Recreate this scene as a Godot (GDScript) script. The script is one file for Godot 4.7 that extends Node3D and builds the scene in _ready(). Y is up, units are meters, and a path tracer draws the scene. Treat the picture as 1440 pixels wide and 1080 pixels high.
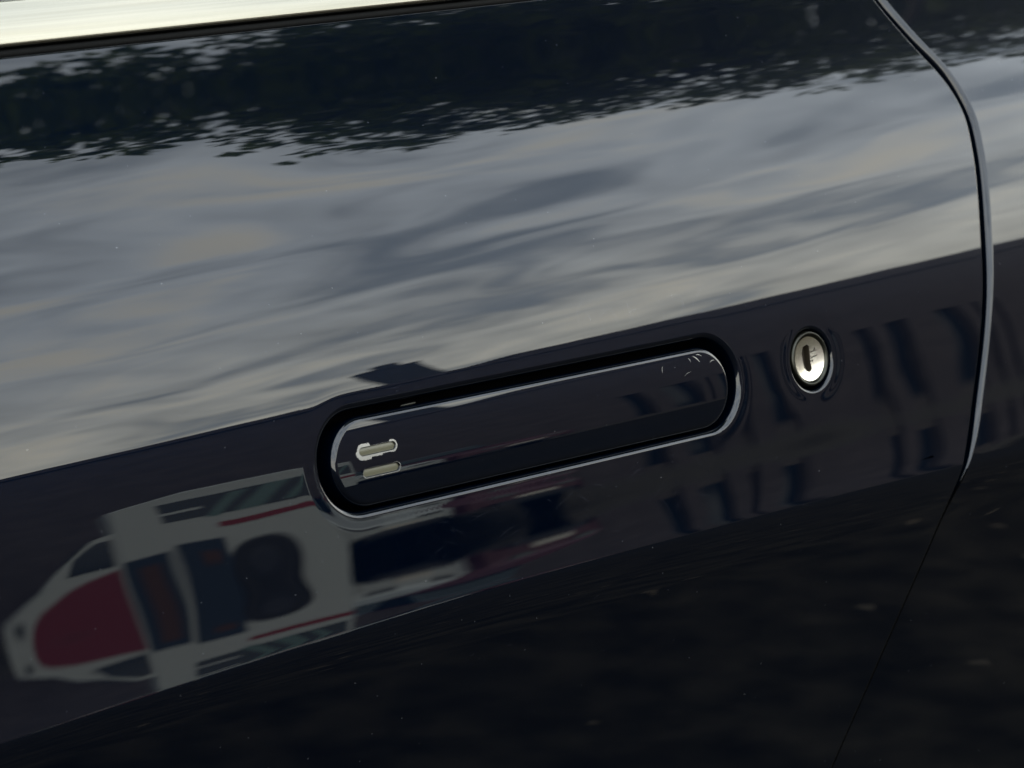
extends Node3D
# A dark navy car door with a flush handle and a key lock, and the street that its paint mirrors.
# x runs along the car (towards its rear), y is up, z points out from the car's flank. Units are metres.

const HIP := 0.75            # height of the door handle above the road
const RX := Vector3(0.71183522, 0.0, 0.70234651)
const RY := Vector3(-0.16008521, -0.97367773, 0.16224796)
const RZ := Vector3(0.68385916, -0.22792911, -0.6930981)
const EYE := Vector3(-0.78299285, 1.02441012, 0.78617446)

var M := {}
var rng := RandomNumberGenerator.new()
var taken := {}

# ------------------------------------------------------------------ the shape of the car's flank
# arc length s (m, up the flank, 0 at the handle) and the upward tilt of the surface there (degrees)
const SK := [-.0305, -.0242, -.0178, -.0114, -.0051, .0013, .0076, .0139, .0203, .0266, .0393, .0521, .0651, .0783, .0918, .1056, .1127, .1199, .1273, .1347, .1423, .1499, .1575, .1650, .1725, .1798]
const TK := [9.95, 9.96, 10.01, 10.35, 11.08, 12.03, 13.32, 14.9, 16.72, 17.95, 20.12, 22.42, 24.83, 27.37, 30.08, 33.07, 34.75, 36.19, 37.44, 37.93, 37.92, 37.12, 35.71, 33.86, 31.77, 29.28]
const S0 := -0.45
const DS := 0.0005
const NS := 1421
const X0 := -0.6
const DX := 0.02
const NX := 66
const SAX := -0.0305
var tab_y := PackedFloat32Array()
var tab_z := PackedFloat32Array()
var slope_m := PackedFloat64Array()

func crease(x: float) -> float:
	x = clampf(x, -0.5, 0.55)
	return -0.05530594 + 0.00435659 * x - 0.06618937 * x * x

func spline(s: float) -> float:
	var n := SK.size()
	var i := clampi(SK.bsearch(s) - 1, 0, n - 2)
	var h: float = SK[i + 1] - SK[i]
	var u: float = (s - SK[i]) / h
	return TK[i] * (1 + 2 * u) * (1 - u) * (1 - u) + slope_m[i] * h * u * (1 - u) * (1 - u) + TK[i + 1] * u * u * (3 - 2 * u) + slope_m[i + 1] * h * u * u * (u - 1)

func tilt_low(s: float, x: float) -> float:
	var sc := crease(x)
	var u := clampf((SAX - s) / (SAX - sc), 0.0, 1.3)
	var tc := 14.6 - 2.1 * exp(-pow((x + 0.03) / 0.08, 2.0))
	var up: float = TK[0] + (tc - TK[0]) * pow(u, 2.2)
	var w := clampf(0.0026 + 0.003 * (x + 0.2) / 0.4, 0.0026, 0.006)
	var k := smoothstep(0.0, 1.0, (sc + 0.0008 - s) / w)
	var d := clampf(sc - s, 0.0, 1.0)
	var below := lerpf(7.0, -4.5, smoothstep(-0.006, clampf(0.014 + 0.012 * (x + 0.2) / 0.4, 0.014, 0.024), d))
	return lerpf(up, below - d / 0.1 * 3.0, k)

func build_tables() -> void:
	var n := SK.size()
	slope_m.resize(n)
	var d := PackedFloat64Array()
	for i in n - 1:
		d.append((TK[i + 1] - TK[i]) / (SK[i + 1] - SK[i]))
	for i in range(1, n - 1):
		if d[i - 1] * d[i] > 0:
			var h0: float = SK[i] - SK[i - 1]
			var h1: float = SK[i + 1] - SK[i]
			var w1 := 2 * h1 + h0
			var w2 := h1 + 2 * h0
			slope_m[i] = (w1 + w2) / (w1 / d[i - 1] + w2 / d[i])
	slope_m[0] = d[0]
	slope_m[n - 1] = d[n - 2]
	tab_y.resize(NX * NS)
	tab_z.resize(NX * NS)
	var upper := PackedFloat64Array()
	upper.resize(NS)
	for j in NS:
		var s := S0 + DS * (j + 0.5)
		upper[j] = deg_to_rad(spline(clampf(s, SAX, 0.1798))) if s >= SAX else 0.0
	var zero := int(round(-S0 / DS))
	for i in NX:
		var x := X0 + DX * i
		var y := 0.0
		var z := 0.0
		var at := i * NS
		for j in NS:
			tab_y[at + j] = y
			tab_z[at + j] = z
			var s := S0 + DS * (j + 0.5)
			var t: float = upper[j] if s >= SAX else deg_to_rad(tilt_low(s, x))
			y += cos(t) * DS
			z -= sin(t) * DS
		var y0 := tab_y[at + zero]
		var z0 := tab_z[at + zero]
		for j in NS:
			tab_y[at + j] -= y0
			tab_z[at + j] -= z0

func flank(x: float, s: float) -> Vector3:
	var a := clampf((x - X0) / DX, 0.0, NX - 1.001)
	var i := int(a)
	a -= i
	var b := clampf((s - S0) / DS, 0.0, NS - 1.001)
	var j := int(b)
	b -= j
	var p := i * NS + j
	var q := p + NS
	var y := (tab_y[p] * (1 - a) + tab_y[q] * a) * (1 - b) + (tab_y[p + 1] * (1 - a) + tab_y[q + 1] * a) * b
	var z := (tab_z[p] * (1 - a) + tab_z[q] * a) * (1 - b) + (tab_z[p + 1] * (1 - a) + tab_z[q + 1] * a) * b
	return Vector3(x, y + HIP, z)

# position, normal and the two unit directions (along x, along s) at a point lifted by h metres
func frame(x: float, s: float) -> Array:
	var e := 0.0008
	var dx := flank(x + e, s) - flank(x - e, s)
	var ds := flank(x, s + e) - flank(x, s - e)
	return [flank(x, s), dx.cross(ds).normalized(), dx.normalized(), ds.normalized()]

func lifted(x: float, s: float, hf: Callable) -> Array:
	var f := frame(x, s)
	var e := 0.0002
	var h: float = hf.call(x, s)
	var gx: float = (hf.call(x + e, s) - hf.call(x - e, s)) / (2 * e)
	var gs: float = (hf.call(x, s + e) - hf.call(x, s - e)) / (2 * e)
	var n: Vector3 = f[1]
	var n2: Vector3 = (n - f[2] * gx - f[3] * gs).normalized()
	return [f[0] + n * h, n2, (f[2] - n2 * n2.dot(f[2])).normalized(), (f[3] - n2 * n2.dot(f[3])).normalized()]

# ------------------------------------------------------------------ features on the flank, in (x, s)
const RECESS_C := Vector2(0.0084, -0.0004)
const RECESS_T := -0.0135
const RECESS_L := 0.1080
const RECESS_H := 0.0179
const LIP_R := 0.0025
const GRIP_C := Vector2(0.0086, -0.0013)
const GRIP_T := -0.0150
const GRIP_L := 0.1026
const GRIP_H := 0.0161
const LOCK_C := Vector2(0.1612, -0.0017)
const LOCK_R := 0.0122

func pill_distance(p: Vector2, c: Vector2, turn: float, half_l: float, half_h: float) -> float:
	var q := (p - c).rotated(-turn)
	q.x = maxf(absf(q.x) - (half_l - half_h), 0.0)
	return q.length() - half_h

func door_height(x: float, s: float) -> float:
	var d := maxf(pill_distance(Vector2(x, s), RECESS_C, RECESS_T, RECESS_L + LIP_R, RECESS_H + LIP_R), 0.0)
	var h := -0.00004 * exp(-pow(d / 0.0032, 2.0))
	h += 0.0000035 * wave.get_noise_2d(x, s) + 0.00004 * smoothstep(0.02, -0.01, s) * wave.get_noise_2d(x * 0.34 + 7.0, s * 0.5)
	var k := maxf(Vector2(x, s).distance_to(LOCK_C) - LOCK_R - 0.0016, 0.0)
	return h - 0.00014 * exp(-pow(k / 0.0038, 2.0))

func quarter_height(_x: float, s: float) -> float:
	return -0.0020 * smoothstep(-0.050, -0.085, s)

func no_height(_x: float, _s: float) -> float:
	return 0.0

func grip_height(x: float, s: float) -> float:
	var q := (Vector2(x, s) - GRIP_C).rotated(-GRIP_T)
	var past := maxf(absf(q.x) - (GRIP_L - GRIP_H), 0.0)
	return 0.0002 - 2.3 * q.y * q.y - 0.3 * past * past

func pill(c: Vector2, turn: float, half_l: float, half_h: float, step: float) -> PackedVector2Array:
	var out := PackedVector2Array()
	var flat := half_l - half_h
	var n_arc := maxi(int(PI * half_h / step), 10)
	var n_line := maxi(int(2 * flat / step), 1)
	for i in n_arc:
		out.append(Vector2(flat, 0) + Vector2.from_angle(-PI / 2 + PI * i / n_arc) * half_h)
	for i in n_line:
		out.append(Vector2(flat - 2 * flat * i / n_line, half_h))
	for i in n_arc:
		out.append(Vector2(-flat, 0) + Vector2.from_angle(PI / 2 + PI * i / n_arc) * half_h)
	for i in n_line:
		out.append(Vector2(-flat + 2 * flat * i / n_line, -half_h))
	for i in out.size():
		out[i] = out[i].rotated(turn) + c
	return out

# the shut line between door and rear quarter, top to bottom
const GAP := [Vector2(.2700, .1700), Vector2(.2725, .1625), Vector2(.2768, .1446), Vector2(.2807, .1330), Vector2(.2866, .1190), Vector2(.2948, .1040), Vector2(.2988, .0876), Vector2(.2966, .0731), Vector2(.2929, .0590), Vector2(.2877, .0422), Vector2(.2836, .0280), Vector2(.2788, .0100), Vector2(.2748, -.0030), Vector2(.2689, -.0200), Vector2(.2590, -.0445), Vector2(.2521, -.0580), Vector2(.2468, -.0660), Vector2(.2385, -.0780), Vector2(.2262, -.1000), Vector2(.2145, -.1210), Vector2(.2018, -.1450), Vector2(.1836, -.1812), Vector2(.160, -.232), Vector2(.136, -.292), Vector2(.122, -.345), Vector2(.116, -.400)]
var gap := PackedVector2Array()
var gap_n := PackedVector2Array()   # towards the rear

var wave := FastNoiseLite.new()

func build_gap() -> void:
	var c := Curve2D.new()
	for i in GAP.size():
		var a: Vector2 = GAP[maxi(i - 1, 0)]
		var b: Vector2 = GAP[mini(i + 1, GAP.size() - 1)]
		var t := (b - a) / 6.0 * 1000.0
		c.add_point(GAP[i] * 1000.0, -t, t)
	c.bake_interval = 1.0
	var n := int(c.get_baked_length() / 2.5)
	for i in n + 1:
		gap.append(c.sample_baked(c.get_baked_length() * i / n, true) / 1000.0)
	# smooth a little, so that no kink of the traced line shows
	for pass_ in 4:
		var g2 := gap.duplicate()
		for i in range(1, gap.size() - 1):
			g2[i] = gap[i] * 0.5 + (gap[i - 1] + gap[i + 1]) * 0.25
		gap = g2
	for i in gap.size():
		var d := gap[mini(i + 1, gap.size() - 1)] - gap[maxi(i - 1, 0)]
		gap_n.append(Vector2(-d.y, d.x).normalized())

func gap_offset(upper: float, lower: float) -> PackedVector2Array:
	var out := PackedVector2Array()
	for i in gap.size():
		var k := smoothstep(-0.075, -0.035, gap[i].y)
		out.append(gap[i] + gap_n[i] * lerpf(lower, upper, k))
	return out

# ------------------------------------------------------------------ mesh helpers
func surface() -> SurfaceTool:
	var st := SurfaceTool.new()
	st.begin(Mesh.PRIMITIVE_TRIANGLES)
	return st

func vert(st: SurfaceTool, p: Vector3, n: Vector3, uv := Vector2.ZERO) -> void:
	st.set_normal(n)
	st.set_uv(uv)
	st.add_vertex(p)

func paint_uv(q: Vector2) -> Vector2:
	return Vector2((q.x + 0.30) / 0.70, (0.19 - q.y) / 0.60)

func tri(st: SurfaceTool, f: Array, uv: Array, want: Vector3) -> void:
	var g: Vector3 = (f[1][0] - f[0][0]).cross(f[2][0] - f[0][0])
	var order := [0, 2, 1] if g.dot(want) > 0 else [0, 1, 2]   # front faces run clockwise
	for k in order:
		vert(st, f[k][0], f[k][1], uv[k])

# a sheet of the flank inside an outline, with holes, triangulated through the given points
func panel(st: SurfaceTool, outline: PackedVector2Array, holes: Array, points: PackedVector2Array, hf: Callable) -> void:
	var all := outline.duplicate()
	for h in holes:
		all.append_array(h)
	all.append_array(points)
	var scaled := PackedVector2Array()
	for i in all.size():
		scaled.append(all[i] * 1000.0 + Vector2(rng.randf_range(-.03, .03), rng.randf_range(-.03, .03)))
	var t := Geometry2D.triangulate_delaunay(scaled)
	var f := []
	for q in all:
		f.append(lifted(q.x, q.y, hf))
	for i in range(0, t.size(), 3):
		var a := t[i]
		var b := t[i + 1]
		var c := t[i + 2]
		var mid := (all[a] + all[b] + all[c]) / 3.0
		if not Geometry2D.is_point_in_polygon(mid, outline):
			continue
		var skip := false
		for h in holes:
			if Geometry2D.is_point_in_polygon(mid, h):
				skip = true
				break
		if skip:
			continue
		tri(st, [f[a], f[b], f[c]], [paint_uv(all[a]), paint_uv(all[b]), paint_uv(all[c])], f[a][1])

# rolls the edge of a sheet over through a quarter circle and down into the depth
func roll(st: SurfaceTool, line: PackedVector2Array, closed: bool, side: float, radius: float, depth: float, hf: Callable, full := PI / 2) -> void:
	var n := line.size()
	var rows := []
	for i in n:
		var a := line[(i - 1 + n) % n] if closed else line[maxi(i - 1, 0)]
		var b := line[(i + 1) % n] if closed else line[mini(i + 1, n - 1)]
		var t := (b - a).normalized()
		var o := Vector2(-t.y, t.x) * side
		var f := lifted(line[i].x, line[i].y, hf)
		var d3: Vector3 = (f[2] * o.x + f[3] * o.y).normalized()
		var nn: Vector3 = f[1]
		var row := []
		for k in 9:
			var w := full * k / 8.0
			row.append([f[0] + d3 * radius * sin(w) - nn * radius * (1 - cos(w)), nn * cos(w) + d3 * sin(w)])
		row.append([row[8][0] - nn * depth, row[8][1]])
		rows.append(row)
	for i in (n if closed else n - 1):
		var j := (i + 1) % n
		var u0 := paint_uv(line[i])
		var u1 := paint_uv(line[j])
		for k in 9:
			var p = rows[i][k]
			var q = rows[j][k]
			var r = rows[j][k + 1]
			var s = rows[i][k + 1]
			tri(st, [p, q, r], [u0, u1, u1], p[1])
			tri(st, [p, r, s], [u0, u1, u0], p[1])

# a strip between two lines on the flank
func ribbon(st: SurfaceTool, a: PackedVector2Array, b: PackedVector2Array, closed: bool, hf: Callable) -> void:
	var n := a.size()
	for i in (n if closed else n - 1):
		var j := (i + 1) % n
		var q := [lifted(a[i].x, a[i].y, hf), lifted(a[j].x, a[j].y, hf), lifted(b[j].x, b[j].y, hf), lifted(b[i].x, b[i].y, hf)]
		var u := [paint_uv(a[i]), paint_uv(a[j]), paint_uv(b[j]), paint_uv(b[i])]
		tri(st, [q[0], q[1], q[2]], [u[0], u[1], u[2]], q[0][1])
		tri(st, [q[0], q[2], q[3]], [u[0], u[2], u[3]], q[0][1])

# an outline in (y, z) drawn along x, with smooth normals
func sweep(st: SurfaceTool, outline: PackedVector2Array, xa: float, xb: float, steps := 1, flat := false) -> void:
	var n := outline.size()
	for i in n - 1:
		var t := (outline[i + 1] - outline[i]).normalized()
		var ta := t if flat or i == 0 else (outline[i + 1] - outline[i - 1]).normalized()
		var tb := t if flat or i == n - 2 else (outline[i + 2] - outline[i]).normalized()
		for k in steps:
			var u := lerpf(xa, xb, float(k) / steps)
			var v := lerpf(xa, xb, float(k + 1) / steps)
			var na := Vector3(0, -ta.y, ta.x)
			var nb := Vector3(0, -tb.y, tb.x)
			var p := [[Vector3(u, outline[i].x, outline[i].y), na], [Vector3(v, outline[i].x, outline[i].y), na], [Vector3(v, outline[i + 1].x, outline[i + 1].y), nb], [Vector3(u, outline[i + 1].x, outline[i + 1].y), nb]]
			var uv := [Vector2(u, i * 0.002), Vector2(v, i * 0.002), Vector2(v, i * 0.002 + 0.002), Vector2(u, i * 0.002 + 0.002)]
			tri(st, [p[0], p[1], p[2]], [uv[0], uv[1], uv[2]], na)
			tri(st, [p[0], p[2], p[3]], [uv[0], uv[2], uv[3]], na)

func numbered(called: String, parent: Node) -> String:
	var key := str(parent.get_instance_id()) + called
	var n: int = taken.get(key, 0)
	taken[key] = n + 1
	return called if n == 0 else "%s_%03d" % [called, n]

func obj(called: String, st: SurfaceTool, m: Material, parent: Node = self) -> MeshInstance3D:
	var o := MeshInstance3D.new()
	o.mesh = st.commit()
	o.material_override = m
	o.name = numbered(called, parent)
	parent.add_child(o, true)
	return o

func thing(called: String, label: String, category: String, at := Vector3.ZERO, turn := 0.0, group := "") -> Node3D:
	var o := Node3D.new()
	o.name = numbered(called, self)
	add_child(o, true)
	o.position = at
	o.rotation.y = turn
	o.set_meta("label", label)
	o.set_meta("category", category)
	if group:
		o.set_meta("group", group)
	return o

func structure(o: Node, label: String, category: String) -> void:
	o.set_meta("kind", "structure")
	o.set_meta("label", label)
	o.set_meta("category", category)

func quad(st: SurfaceTool, a: Vector3, b: Vector3, c: Vector3, d: Vector3, n: Vector3) -> void:
	tri(st, [[a, n], [b, n], [c, n]], [Vector2(0, 0), Vector2(1, 0), Vector2(1, 1)], n)
	tri(st, [[a, n], [c, n], [d, n]], [Vector2(0, 0), Vector2(1, 1), Vector2(0, 1)], n)

func box(st: SurfaceTool, lo: Vector3, hi: Vector3) -> void:
	var x0 := lo.x; var y0 := lo.y; var z0 := lo.z
	var x1 := hi.x; var y1 := hi.y; var z1 := hi.z
	quad(st, Vector3(x0, y0, z0), Vector3(x1, y0, z0), Vector3(x1, y1, z0), Vector3(x0, y1, z0), Vector3.FORWARD)
	quad(st, Vector3(x0, y0, z1), Vector3(x1, y0, z1), Vector3(x1, y1, z1), Vector3(x0, y1, z1), Vector3.BACK)
	quad(st, Vector3(x0, y0, z0), Vector3(x0, y1, z0), Vector3(x0, y1, z1), Vector3(x0, y0, z1), Vector3.LEFT)
	quad(st, Vector3(x1, y0, z0), Vector3(x1, y1, z0), Vector3(x1, y1, z1), Vector3(x1, y0, z1), Vector3.RIGHT)
	quad(st, Vector3(x0, y0, z0), Vector3(x1, y0, z0), Vector3(x1, y0, z1), Vector3(x0, y0, z1), Vector3.DOWN)
	quad(st, Vector3(x0, y1, z0), Vector3(x1, y1, z0), Vector3(x1, y1, z1), Vector3(x0, y1, z1), Vector3.UP)

# an outline in (x, y) given thickness between z0 and z1, its front edge chamfered
func prism(st: SurfaceTool, outline: PackedVector2Array, z0: float, z1: float, bevel := 0.0) -> void:
	var inner := outline.duplicate()
	if bevel > 0:
		var shrunk := Geometry2D.offset_polygon(outline, -bevel)
		if shrunk.size() == 1 and shrunk[0].size() == outline.size():
			# the offset may start at another corner
			var best := 0
			for k in shrunk[0].size():
				if shrunk[0][k].distance_to(outline[0]) < shrunk[0][best].distance_to(outline[0]):
					best = k
			var fwd := shrunk[0][(best + 1) % outline.size()].distance_to(outline[1]) < shrunk[0][(best - 1 + outline.size()) % outline.size()].distance_to(outline[1])
			for k in outline.size():
				inner[k] = shrunk[0][(best + (k if fwd else outline.size() - k)) % outline.size()]
		else:
			bevel = 0.0
	var t := Geometry2D.triangulate_polygon(inner)
	for i in range(0, t.size(), 3):
		var f := []
		var b := []
		for k in 3:
			f.append([Vector3(inner[t[i + k]].x, inner[t[i + k]].y, z0), Vector3.FORWARD])
			b.append([Vector3(inner[t[i + k]].x, inner[t[i + k]].y, z1), Vector3.BACK])
		var uv := [Vector2.ZERO, Vector2.ZERO, Vector2.ZERO]
		tri(st, f, uv, Vector3.FORWARD)
		tri(st, b, uv, Vector3.BACK)
	var turn := -1.0 if Geometry2D.is_polygon_clockwise(outline) else 1.0
	for i in outline.size():
		var j := (i + 1) % outline.size()
		var d := outline[j] - outline[i]
		var n := Vector3(d.y, -d.x, 0).normalized() * turn
		var a := Vector3(outline[i].x, outline[i].y, z0 + bevel)
		var b := Vector3(outline[j].x, outline[j].y, z0 + bevel)
		var a2 := Vector3(outline[i].x, outline[i].y, z1 - bevel)
		var b2 := Vector3(outline[j].x, outline[j].y, z1 - bevel)
		quad(st, a, b, b2, a2, n)
		if bevel > 0:
			quad(st, Vector3(inner[i].x, inner[i].y, z0), Vector3(inner[j].x, inner[j].y, z0), b, a, (n + Vector3.FORWARD).normalized())
			quad(st, Vector3(inner[i].x, inner[i].y, z1), Vector3(inner[j].x, inner[j].y, z1), b2, a2, (n + Vector3.BACK).normalized())

func wheel_mesh(st: SurfaceTool, c: Vector3, r: float, w: float, hole := 0.0) -> void:
	var prof := [Vector2(hole, 0.0), Vector2(r * 0.86, 0.0), Vector2(r * 0.97, w * 0.12), Vector2(r, w * 0.3), Vector2(r, w * 0.8), Vector2(r * 0.9, w)]
	for k in prof.size() - 1:
		var t: Vector2 = (prof[k + 1] - prof[k]).normalized()
		for i in 32:
			var a := TAU * i / 32
			var b := TAU * (i + 1) / 32
			var f := []
			for q in [[k, a], [k, b], [k + 1, b], [k + 1, a]]:
				var p: Vector2 = prof[q[0]]
				f.append([c + Vector3(cos(q[1]) * p.x, sin(q[1]) * p.x, p.y), Vector3(cos(q[1]) * t.y, sin(q[1]) * t.y, -t.x)])
			var uv := [Vector2.ZERO, Vector2.ZERO, Vector2.ZERO]
			tri(st, [f[0], f[1], f[2]], uv, f[0][1])
			tri(st, [f[0], f[2], f[3]], uv, f[0][1])

# ------------------------------------------------------------------ materials
func mat(called: String, linear: Color, rough: float, metal := 0.0) -> StandardMaterial3D:
	var m := StandardMaterial3D.new()
	m.resource_name = called
	m.albedo_color = linear.linear_to_srgb()
	m.roughness = rough
	m.metallic = metal
	M[called] = m
	return m

func noise_texture(f: float, octaves: int, lo: Color, hi: Color, seed_: int, size := 512) -> NoiseTexture2D:
	var n := FastNoiseLite.new()
	n.noise_type = FastNoiseLite.TYPE_SIMPLEX_SMOOTH
	n.frequency = f
	n.fractal_octaves = octaves
	n.seed = seed_
	var g := Gradient.new()
	g.set_color(0, lo.linear_to_srgb())
	g.set_color(1, hi.linear_to_srgb())
	var t := NoiseTexture2D.new()
	t.width = size
	t.height = size
	t.seamless = true
	t.noise = n
	t.color_ramp = g
	return t

func paint_texture() -> ImageTexture:
	# navy base, dust specks and hairline scratches where the photo has them
	var base := Color(0.0001, 0.0016, 0.0060).linear_to_srgb()
	var w := 2048
	var h := 1755
	var im := Image.create(w, h, false, Image.FORMAT_RGB8)
	im.fill(base)
	var put := func(q: Vector2, v: float):
		var x := int(q.x)
		var y := int(q.y)
		if x >= 0 and y >= 0 and x < w and y < h:
			var c := im.get_pixel(x, y)
			im.set_pixel(x, y, c.lerp(Color(0.62, 0.61, 0.58), v))
	for i in 1500:
		var q := Vector2(rng.randf() * w, rng.randf() * h)
		var v := pow(rng.randf(), 2.2) * 0.75 + 0.05
		put.call(q, v)
		if rng.randf() < 0.3:
			put.call(q + Vector2(1, 0), v * 0.6)
	var scratch := func(at: Vector2, ang: float, length: float, v: float, bend: float):
		var p := paint_uv(at) * Vector2(w, h)
		for k in int(length):
			put.call(p, v * sin(PI * (k + 1) / (length + 1)))
			p += Vector2.from_angle(ang)
			ang += bend
	for i in 70:     # under the handle, where fingers and rings rub
		scratch.call(Vector2(rng.randf_range(-.06, .10), rng.randf_range(-.048, -.022)), rng.randf_range(-0.7, 0.7), rng.randf_range(6, 34), rng.randf_range(.04, .16), rng.randf_range(-.03, .03))
	for i in 34:     # above its rear end
		scratch.call(Vector2(rng.randf_range(.03, .11), rng.randf_range(.024, .034)), rng.randf_range(-2.2, -0.4), rng.randf_range(8, 40), rng.randf_range(.05, .22), rng.randf_range(-.04, .04))
	for i in 40:
		scratch.call(Vector2(rng.randf_range(-.09, .0), rng.randf_range(.018, .036)), rng.randf_range(-0.5, 0.5), rng.randf_range(6, 30), rng.randf_range(.03, .12), rng.randf_range(-.02, .02))
	for i in 90:
		scratch.call(Vector2(rng.randf_range(-.25, .30), rng.randf_range(-.2, .15)), rng.randf_range(-PI, PI), rng.randf_range(5, 26), rng.randf_range(.02, .07), rng.randf_range(-.03, .03))
	for i in 60:     # grime flecks low on the door
		scratch.call(Vector2(rng.randf_range(-.05, .25), rng.randf_range(-.20, -.07)), rng.randf_range(-0.5, 0.1), rng.randf_range(2, 9), rng.randf_range(.04, .18), 0.0)
	return ImageTexture.create_from_image(im)

func materials() -> void:
	var p := mat("navy_paint", Color.WHITE, 0.28, 0.55)
	p.metallic_specular = 0.0
	p.albedo_color = Color.WHITE
	p.albedo_texture = paint_texture()
	p.clearcoat_enabled = true
	p.clearcoat = 1.0
	p.clearcoat_roughness = 0.0
	var g := p.duplicate()
	g.resource_name = "handle_paint"
	M["handle_paint"] = g
	mat("recess_black", Color(.0006, .0006, .0007), .6).metallic_specular = 0.06
	mat("rubber", Color(.002, .002, .002), .6).metallic_specular = .2
	var t := mat("trim_metal", Color(.285, .272, .230), .16, 1.0)
	t.albedo_texture = noise_texture(0.012, 4, Color(.80, .80, .79), Color(1, 1, 1), 5, 512)
	t.uv1_scale = Vector3(0.7, 40, 1)
	mat("lens", Color(.082, .078, .052), .30)
	mat("bare_metal", Color(.36, .355, .335), .38, .85)
	var lf := mat("lock_face", Color(1.0, .965, .86), .24, 1.0)
	lf.albedo_texture = noise_texture(0.02, 4, Color(.86, .84, .78), Color(1, 1, 1), 8, 256)
	mat("lock_ring", Color(.042, .042, .036), .35, 1.0)
	mat("key_slot", Color(.016, .011, .005), .6)
	var gl := mat("car_glass", Color(.004, .006, .006), .02)
	gl.metallic_specular = .6
	var asp := mat("asphalt", Color.WHITE, .9)
	asp.albedo_texture = noise_texture(0.03, 5, Color(.008, .0072, .0055), Color(.040, .035, .026), 21)
	asp.uv1_triplanar = true
	asp.uv1_world_triplanar = true
	asp.uv1_scale = Vector3(.6, .6, .6)
	var pav := mat("paving", Color.WHITE, .85)
	pav.albedo_texture = noise_texture(0.02, 4, Color(.070, .066, .060), Color(.11, .105, .095), 22)
	pav.uv1_triplanar = true
	pav.uv1_world_triplanar = true
	for k in [asp, pav]:
		k.metallic_specular = 0.08
	mat("kerb", Color(.30, .29, .27), .8)
	var br := mat("brown_brick", Color.WHITE, .85)
	br.albedo_texture = noise_texture(0.01, 5, Color(.066, .059, .062), Color(.100, .089, .094), 23)
	br.uv1_triplanar = true
	br.uv1_world_triplanar = true
	br.uv1_scale = Vector3(.3, .3, .3)
	br.metallic_specular = 0.1
	mat("stone", Color(.075, .066, .064), .8)
	mat("dark_glass", Color(.012, .02, .034), .08)
	mat("navy_panel", Color(.012, .026, .050), .4)
	mat("blue_glass", Color(.030, .055, .075), .2)
	mat("dark_frame", Color(.02, .022, .03), .5)
	mat("slate", Color(.030, .033, .040), .7)
	mat("white_paint", Color(.42, .46, .47), .3)
	mat("red_paint", Color(.17, .020, .036), .3)
	mat("maroon_paint", Color(.20, .022, .035), .35)
	mat("dull_red_paint", Color(.085, .030, .046), .35)
	mat("orange_paint", Color(.065, .026, .016), .5)
	mat("tyre", Color(.015, .015, .016), .7)
	mat("wheel_steel", Color(.16, .17, .18), .5, .6)
	mat("teal_glass", Color(.10, .17, .17), .2)
	mat("plate", Color(.55, .54, .50), .5)
	mat("bark", Color(.07, .055, .04), .9)
	var lv := mat("leaf", Color(.10, .12, .020), .55)
	lv.metallic_specular = .3
	lv.backlight_enabled = true
	lv.backlight = Color(.40, .44, .08)
	mat("dead_leaf", Color(.05, .036, .018), .8)

# ------------------------------------------------------------------ sky
const SKY_W := 3072
const SKY_H := 1536
var sky_data := PackedByteArray()
var cloud_a := FastNoiseLite.new()
var cloud_b := FastNoiseLite.new()
var cloud_c := FastNoiseLite.new()

func sky_row(r: int) -> void:
	var up := (0.5 - (r + 0.5) / SKY_H) * PI
	var y := sin(up)
	var flat := cos(up)
	var inv := 1.0 / (y + 0.13)
	var high := smoothstep(0.10, 0.50, y)
	var base := Color(.70, .69, .60).lerp(Color(.45, .495, .53), high)
	for c in SKY_W:
		var a := (c + 0.5) / SKY_W * TAU - PI
		var wx := sin(a) * flat * inv
		var wz := -cos(a) * flat * inv
		# rolls of cloud drawn out along the wind
		var along := wx * 0.80 + wz * 0.60
		var across := wz * 0.80 - wx * 0.60
		var bend := cloud_c.get_noise_2d(along, across)
		var n1 := cloud_a.get_noise_2d(along * 1.05 + bend * 0.25, across * 1.75 + bend * 0.25)
		var n2 := cloud_b.get_noise_2d(along * 0.9 + bend * 0.2, across * 1.2)
		var shade := 1.0 + 0.46 * n1 + 0.24 * n2
		var bright := smoothstep(0.10, 0.62, n1 + 0.25 * n2)
		var dark := smoothstep(0.05, 0.62, -n1 - 0.2 * n2)
		var col := base * shade
		col = col.lerp(Color(.95, .91, .77) * (1.0 - 0.35 * high), bright * 0.78)
		col = col.lerp(Color(.205, .25, .30) * (1.35 - 0.4 * high), dark * 0.76)
		var o := (r * SKY_W + c) * 3
		sky_data[o] = int(255 * clampf(pow(maxf(col.r, 0.0), 1 / 2.2), 0, 1))
		sky_data[o + 1] = int(255 * clampf(pow(maxf(col.g, 0.0), 1 / 2.2), 0, 1))
		sky_data[o + 2] = int(255 * clampf(pow(maxf(col.b, 0.0), 1 / 2.2), 0, 1))

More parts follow.
